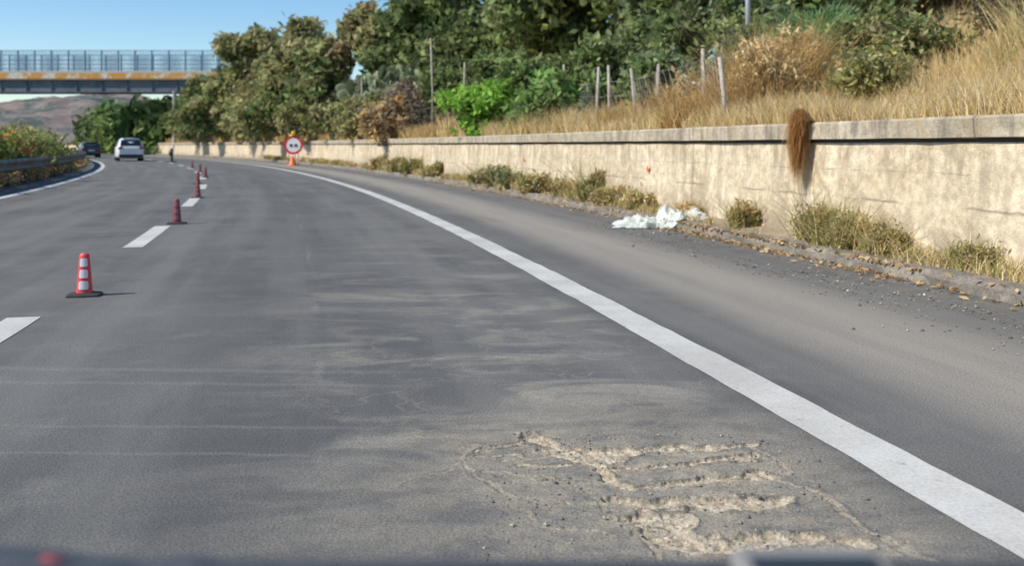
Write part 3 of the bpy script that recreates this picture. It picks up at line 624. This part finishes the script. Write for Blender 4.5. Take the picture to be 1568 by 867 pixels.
# ---------------------------------------------------------------- flexible lane cones
M_cr=mat('red_plastic',(.78,.07,.08),.45); M_cw=mat('white_reflective',(.8,.74,.74),.4); M_rub=noisy('black_rubber',(.025,.025,.025),(.05,.048,.045),12,.8); M_cd=mat('shaded_red_plastic',(.24,.05,.055),.6); M_cdw=mat('shaded_reflective',(.33,.13,.13),.6)  # darker red and white copies carry the farther cones' shade in their colour
def delineator(x,y,rz,shaded=False,sc=1.0):
    o=empty('traffic_delineator',(x,y,0),rz); n=20
    zr=[(.022,.066),(.04,.062),(.10,.056),(.2,.048),(.30,.040),(.325,.036),(.338,.024),(.342,.006)]
    V=[];F=[]
    for z,r in zr:
        for k in range(n): a=2*math.pi*k/n; V.append((math.cos(a)*r,math.sin(a)*r*.75,z))
    for j in range(len(zr)-1):
        for k in range(n): F.append((j*n+k,j*n+(k+1)%n,(j+1)*n+(k+1)%n,(j+1)*n+k))
    new_obj('body',mesh_np('body',V,F,smooth_=True),(M_cd if shaded else M_cr,),o)
    V=[];F=[]
    for sgn in (-1,1):
        for zz in (.055,.145,.235):
            hh=.066; ts=(-.62,-.5,-.25,0,.25,.5,.62)
            for t in ts:
                for kz in range(2):
                    z=zz+(hh if kz else 0); 
                    if abs(t)>.6: z=zz+(hh-.012 if kz else .012)
                    r=.0655-.083*z+.004; V.append((math.sin(t)*r,sgn*math.cos(t)*r*.75,z))
            b=len(V)-2*len(ts)
            for k in range(len(ts)-1): F.append((b+2*k,b+2*k+2,b+2*k+3,b+2*k+1))
    new_obj('reflective_panels',mesh_np('panels',V,F),(M_cw if not shaded else M_cdw,),o)
    V=[];F=[];n=24
    for z,r in ((0.0,.135),(.014,.132),(.02,.12),(.026,.075),(.03,.066)):
        for k in range(n):
            a=2*math.pi*k/n; q_=max(abs(math.cos(a)),abs(math.sin(a))); V.append((math.cos(a)*r/q_**.6,math.sin(a)*r/q_**.6*.85,z))
    for j in range(4):
        for k in range(n): F.append((j*n+k,j*n+(k+1)%n,(j+1)*n+(k+1)%n,(j+1)*n+k))
    new_obj('rubber_base',mesh_np('base',V,F,smooth_=False),(M_rub,),o); o.scale=(sc,)*3
for k,(y,shd) in enumerate(((7.45,False),(14.3,True),(21.3,True),(28.8,True),(35.8,True),(43,True),(50,True))):
    x,yy=P(y,-3.98)
    if k==0: x,yy=-3.40,7.48
    if k==1: x,yy=-5.1,14.3
    if k==2: x,yy=-7.12,21.3
    if k==3: x,yy=-9.62,28.8
    delineator(x,yy,math.atan(-sl(y)),shd,1.0+.12*(k>0))

mb=MB(); mb.tube([(0,0,0),(0,0,.05),(0,0,.9),(0,0,.98)],[.16,.12,.10,.05],10); mb.box(-.3,.3,-.25,.25,0,.06)
mb.box(-.14,.14,-.13,-.105,.5,.8)
o=new_obj('marker_post',mb.mesh('marker_post',True),(mat('dark_plastic',(.03,.03,.035),.6),)); o.location=(-23.9,66,0.002)

# ---------------------------------------------------------------- temporary road sign
sg=empty('traffic_sign',(-12.9,55.5,0),0)
def ring(r0,r1,y,n=36):
    V=[];F=[]
    for k in range(n):
        a=2*math.pi*k/n; V+= [(math.cos(a)*r0,y,math.sin(a)*r0),(math.cos(a)*r1,y,math.sin(a)*r1)]
    for k in range(n): F.append((2*k,2*((k+1)%n),2*((k+1)%n)+1,2*k+1))
    return V,F
def flat(name,V,F,m,z=1.2):
    me=bpy.data.meshes.new(name); me.from_pydata([(a,b,c+z) for a,b,c in V],[],F); return new_obj(name,me,(m,),sg)
Mr=mat('sign_red',(.65,.03,.03),.4); Mw=mat('sign_white',(.8,.8,.78),.4); Mb=mat('sign_black',(.03,.03,.03),.5); My=mat('sign_yellow',(.8,.5,.03),.4)
V,F=ring(.001,.56,0); flat('disc_back',V,F,Mw); V,F=ring(.42,.56,-.01); flat('red_rim',V,F,Mr)
mb=MB(); mb.box(-.22,-.06,-.02,-.012,1.1,1.26); mb.box(.06,.22,-.02,-.012,1.1,1.26); new_obj('symbol',mb.mesh('symbol'),(Mb,),sg)
mb=MB(); mb.tube([(-.3,.06,0),(-.25,.04,1.7)],[.025,.025],6); mb.tube([(.3,.06,0),(.25,.04,1.7)],[.025,.025],6); mb.tube([(0,.7,0),(0,.06,1.5)],[.02,.02],6); mb.tube([(-.3,.06,.35),(.3,.06,.35)],[.02,.02],6); new_obj('stand',mb.mesh('stand'),(M_rail,),sg)
mb=MB(); mb.tube([(0,0,1.78),(0,0,1.84),(0,0,1.98),(0,0,2.02)],[.07,.12,.12,.06],12); mb.box(-.24,.24,-.01,.02,1.70,1.80); new_obj('warning_lamp',mb.mesh('lamp',True),(My,),sg)
mb=MB(); mb.tube([(0,-.25,0),(0,-.25,.06),(0,-.25,.5),(0,-.25,.55)],[.26,.2,.08,.05],14); mb.box(-.3,.3,-.55,.05,0,.05); new_obj('orange_cone',mb.mesh('oc',True),(mat('orange_plastic',(.85,.17,.04),.5),),sg)
sf=empty('traffic_sign',(-67.4,150,0)); mb=MB(); mb.tube([(0,0,0),(0,0,3.1)],[.06,.06],6); new_obj('pole',mb.mesh('pole'),(M_rail,),sf)
V,F=ring(.001,.5,-.08); me=bpy.data.meshes.new('d'); me.from_pydata([(a,b,c+2.8) for a,b,c in V],[],F); new_obj('disc',me,(Mr,),sf)
V,F=ring(.001,.3,-.10); me=bpy.data.meshes.new('d'); me.from_pydata([(a+.78,b,c+2.8) for a,b,c in V],[],F); new_obj('disc_white',me,(Mw,),sf)

# ---------------------------------------------------------------- cars
M_glass=mat('car_glass',(.02,.025,.03),.1); M_tyre=mat('tyre',(.02,.02,.02),.8); M_tail=mat('tail_light',(.35,.02,.02),.3); M_plate=mat('number_plate',(.7,.7,.68),.5); M_trim=mat('black_trim',(.03,.03,.03),.6)
def car(name,x,y,rz,paint,W=1.82,Lc=4.35,H=1.56):
    o=empty(name,(x,y,0),rz)
    w=W/2; k=H/1.56
    secs=[(0,.80*w,.42,.82,.80*w,.86,.70*w),(.06,.93*w,.34,.95,.92*w,1.0,.80*w),(.2,.98*w,.28,1.0,.96*w,1.28,.76*w),(.4,w,.25,1.0,.98*w,1.50,.74*w),(.9,w,.24,.99,.99*w,1.55,.75*w),
          (2.0,w,.24,.96,.99*w,1.56,.75*w),(2.7,w,.24,.95,.98*w,1.46,.72*w),(3.25,w,.25,.95,.97*w,1.02,.84*w),(3.9,.97*w,.28,.86,.93*w,.90,.80*w),(4.25,.88*w,.34,.74,.84*w,.78,.7*w),(4.35,.74*w,.42,.62,.72*w,.66,.6*w)]
    V=[];F=[]
    for s_ in secs:
        yy,a,zb,zl,b,zt,c_=s_; zl*=k; zt*=k; yy*=Lc/4.35
        V+=[(-a*.92,yy,zb),(-a,yy,zb+.12),(-max(a,b)*1.0,yy,(zb+zl)/2),(-b,yy,zl),(-(b*.25+c_*.75),yy,zl+(zt-zl)*.75),(-c_*.8,yy,zt),(0,yy,zt+.02),(c_*.8,yy,zt),((b*.25+c_*.75),yy,zl+(zt-zl)*.75),(b,yy,zl),(max(a,b),yy,(zb+zl)/2),(a,yy,zb+.12),(a*.92,yy,zb)]
    n=13; nr=len(secs)
    for j in range(nr-1):
        for i in range(n): F.append((j*n+i,j*n+(i+1)%n,(j+1)*n+(i+1)%n,(j+1)*n+i))
    F.append(tuple(range(n))); F.append(tuple((nr-1)*n+i for i in range(n))[::-1])
    me=bpy.data.meshes.new('body'); me.from_pydata(V,[],F); me.polygons.foreach_set('use_smooth',[True]*len(F)); b=new_obj('body',me,(paint,),o)
    md=b.modifiers.new('b','BEVEL'); md.width=.03; md.segments=2; md.limit_method='ANGLE'
    def quad(nm,pts,m):
        me=bpy.data.meshes.new(nm); me.from_pydata(pts,[],[tuple(range(len(pts)))]); new_obj(nm,me,(m,),o)
    g=.02
    quad('rear_window',[(-.78*w,.08-g,1.04*k),(.78*w,.08-g,1.04*k),(.70*w,.30-g,1.44*k),(-.70*w,.30-g,1.44*k)],M_glass)
    quad('windscreen',[(-.80*w,3.24*Lc/4.35+.03,1.06*k),(-.62*w,2.72*Lc/4.35+.05,1.44*k),(.62*w,2.72*Lc/4.35+.05,1.44*k),(.80*w,3.24*Lc/4.35+.03,1.06*k)],M_glass)
    for s_ in (-1,1):
        quad('side_window_%d'%(s_>0),[(s_*(.985*w+g),.6,1.03*k),(s_*(.985*w+g),2.85*Lc/4.35,1.01*k),(s_*(.80*w+g),2.5*Lc/4.35,1.42*k),(s_*(.80*w+g),.85,1.44*k)],M_glass)
    mb=MB(); mb.box(-.93*w,-.62*w,-.03,.12,.82*k,.98*k); mb.box(.62*w,.93*w,-.03,.12,.82*k,.98*k); new_obj('tail_lights',mb.mesh('tl'),(M_tail,),o)
    mb=MB(); mb.box(-.27,.27,-.03,.02,.66*k,.78*k); new_obj('number_plate',mb.mesh('np'),(M_plate,),o)
    mb=MB(); mb.box(-.88*w,.88*w,-.05,.15,.30,.46*k); mb.box(-.72*w,.72*w,.3,.5,.2,.34); mb.box(-1.12*w,-.98*w,2.75,2.9,.98*k,1.1*k); mb.box(.98*w,1.12*w,2.75,2.9,.98*k,1.1*k); new_obj('bumper_and_mirrors',mb.mesh('bm'),(M_trim,),o)
    mb=MB(); mb.box(-.55*w,.55*w,.30,.46,1.5*k,1.55*k); new_obj('spoiler',mb.mesh('sp'),(paint,),o)
    mb=MB()
    for yy in (.78,Lc-.85):
        for s_ in (-1,1): mb.tube([(s_*(w-.22),yy,.33),(s_*(w-.01),yy,.33)],[.33,.33],18)
    new_obj('wheels',mb.mesh('wheels',False),(M_tyre,),o)
M_wp=mat('white_car_paint',(.80,.81,.82),.25); M_dp=mat('dark_car_paint',(.05,.055,.065),.2)
x,y=P(72,-6.0); car('suv_car',x,y,math.atan(-sl(69)),M_wp,1.85,4.3,1.72)
x,y=P(92,-7.0); car('hatchback_car',x,y,math.atan(-sl(92)),M_dp,1.75,4.1,1.5)
x,y=P(128,-5.6); car('hatchback_car',x,y,math.atan(-sl(128)),M_dp,1.75,4.1,1.48)

# ---------------------------------------------------------------- dashboard top of the car we ride in
dash=empty('car_dashboard'); nx_,ny_=120,40; V=[]
for j in range(ny_):
    t=j/(ny_-1); y=.30+.42*t
    for i in range(nx_):
        x=-.75+1.5*i/(nx_-1); top=float(.9045+.012*smooth((-x-.24)/.14)+.0015*math.cos(x*5)+.004*float(np.exp(-((x+.23)/.018)**4)))
        z=top-.03*(1-t)-(.07*max(0,(t-.88)/.12)**2); V.append((x,y,z))
M_dash=noisy('dashboard_plastic',(.06,.063,.068),(.085,.088,.094),30,.5,.002,300); new_obj('dash_top',mesh_np('dash_top',V,grid_faces(ny_,nx_),smooth_=True),(M_dash,),dash)
mb=MB(); mb.box(.155,.262,.60,.675,.87,.9115); ob=new_obj('sensor_pod',mb.mesh('pod'),(mat('grey_plastic',(.26,.25,.23),.45),),dash); md=ob.modifiers.new('b','BEVEL'); md.width=.006; md.segments=3
mb=MB(); mb.box(.165,.252,.605,.655,.912,.913); new_obj('pod_lid',mb.mesh('lid'),(mat('black_gloss',(.03,.03,.03),.3),),dash)
mb=MB(); mb.tube([(-.328,.655,.9115),(-.312,.655,.9105)],[.0012,.0012],8); new_obj('red_reflection',mb.mesh('refl_spot',True),(mat('red_reflection',(.6,.05,.06),.4),),dash)  # tiny red tube stands in for a reflection spot above the dash

# ---------------------------------------------------------------- light
d=Vector((.94*math.cos(math.radians(43)),.34*math.cos(math.radians(43)),-math.sin(math.radians(43)))).normalized()
sun=bpy.data.lights.new('sun','SUN'); sun.energy=5.0; sun.angle=math.radians(.53); sun.color=(1,.94,.84)
so=bpy.data.objects.new('sun',sun); COL.objects.link(so); so.rotation_euler=d.to_track_quat('-Z','Y').to_euler()
w=bpy.data.worlds.new('World'); scene.world=w; w.use_nodes=True; nt=w.node_tree; bg=nt.nodes['Background']
sk=nt.nodes.new('ShaderNodeTexSky'); sk.sky_type='NISHITA'; sk.sun_disc=False; sk.sun_elevation=math.radians(43); sk.sun_rotation=math.radians(250); sk.air_density=1.0; sk.dust_density=.1; sk.ozone_density=3.0
hs=nt.nodes.new('ShaderNodeHueSaturation'); hs.inputs['Saturation'].default_value=1.2; nt.links.new(sk.outputs[0],hs.inputs['Color']); nt.links.new(hs.outputs[0],bg.inputs[0]); bg.inputs[1].default_value=.15

cam=bpy.data.cameras.new('camera'); co=bpy.data.objects.new('camera',cam); COL.objects.link(co); scene.camera=co
co.location=(0,0,1.2); co.rotation_euler=(math.radians(90),0,0); cam.sensor_width=36; cam.lens=33.06; cam.shift_y=-.1349; cam.clip_start=.05; cam.clip_end=20000
cam.dof.use_dof=True; cam.dof.focus_distance=4.5; cam.dof.aperture_fstop=2.8
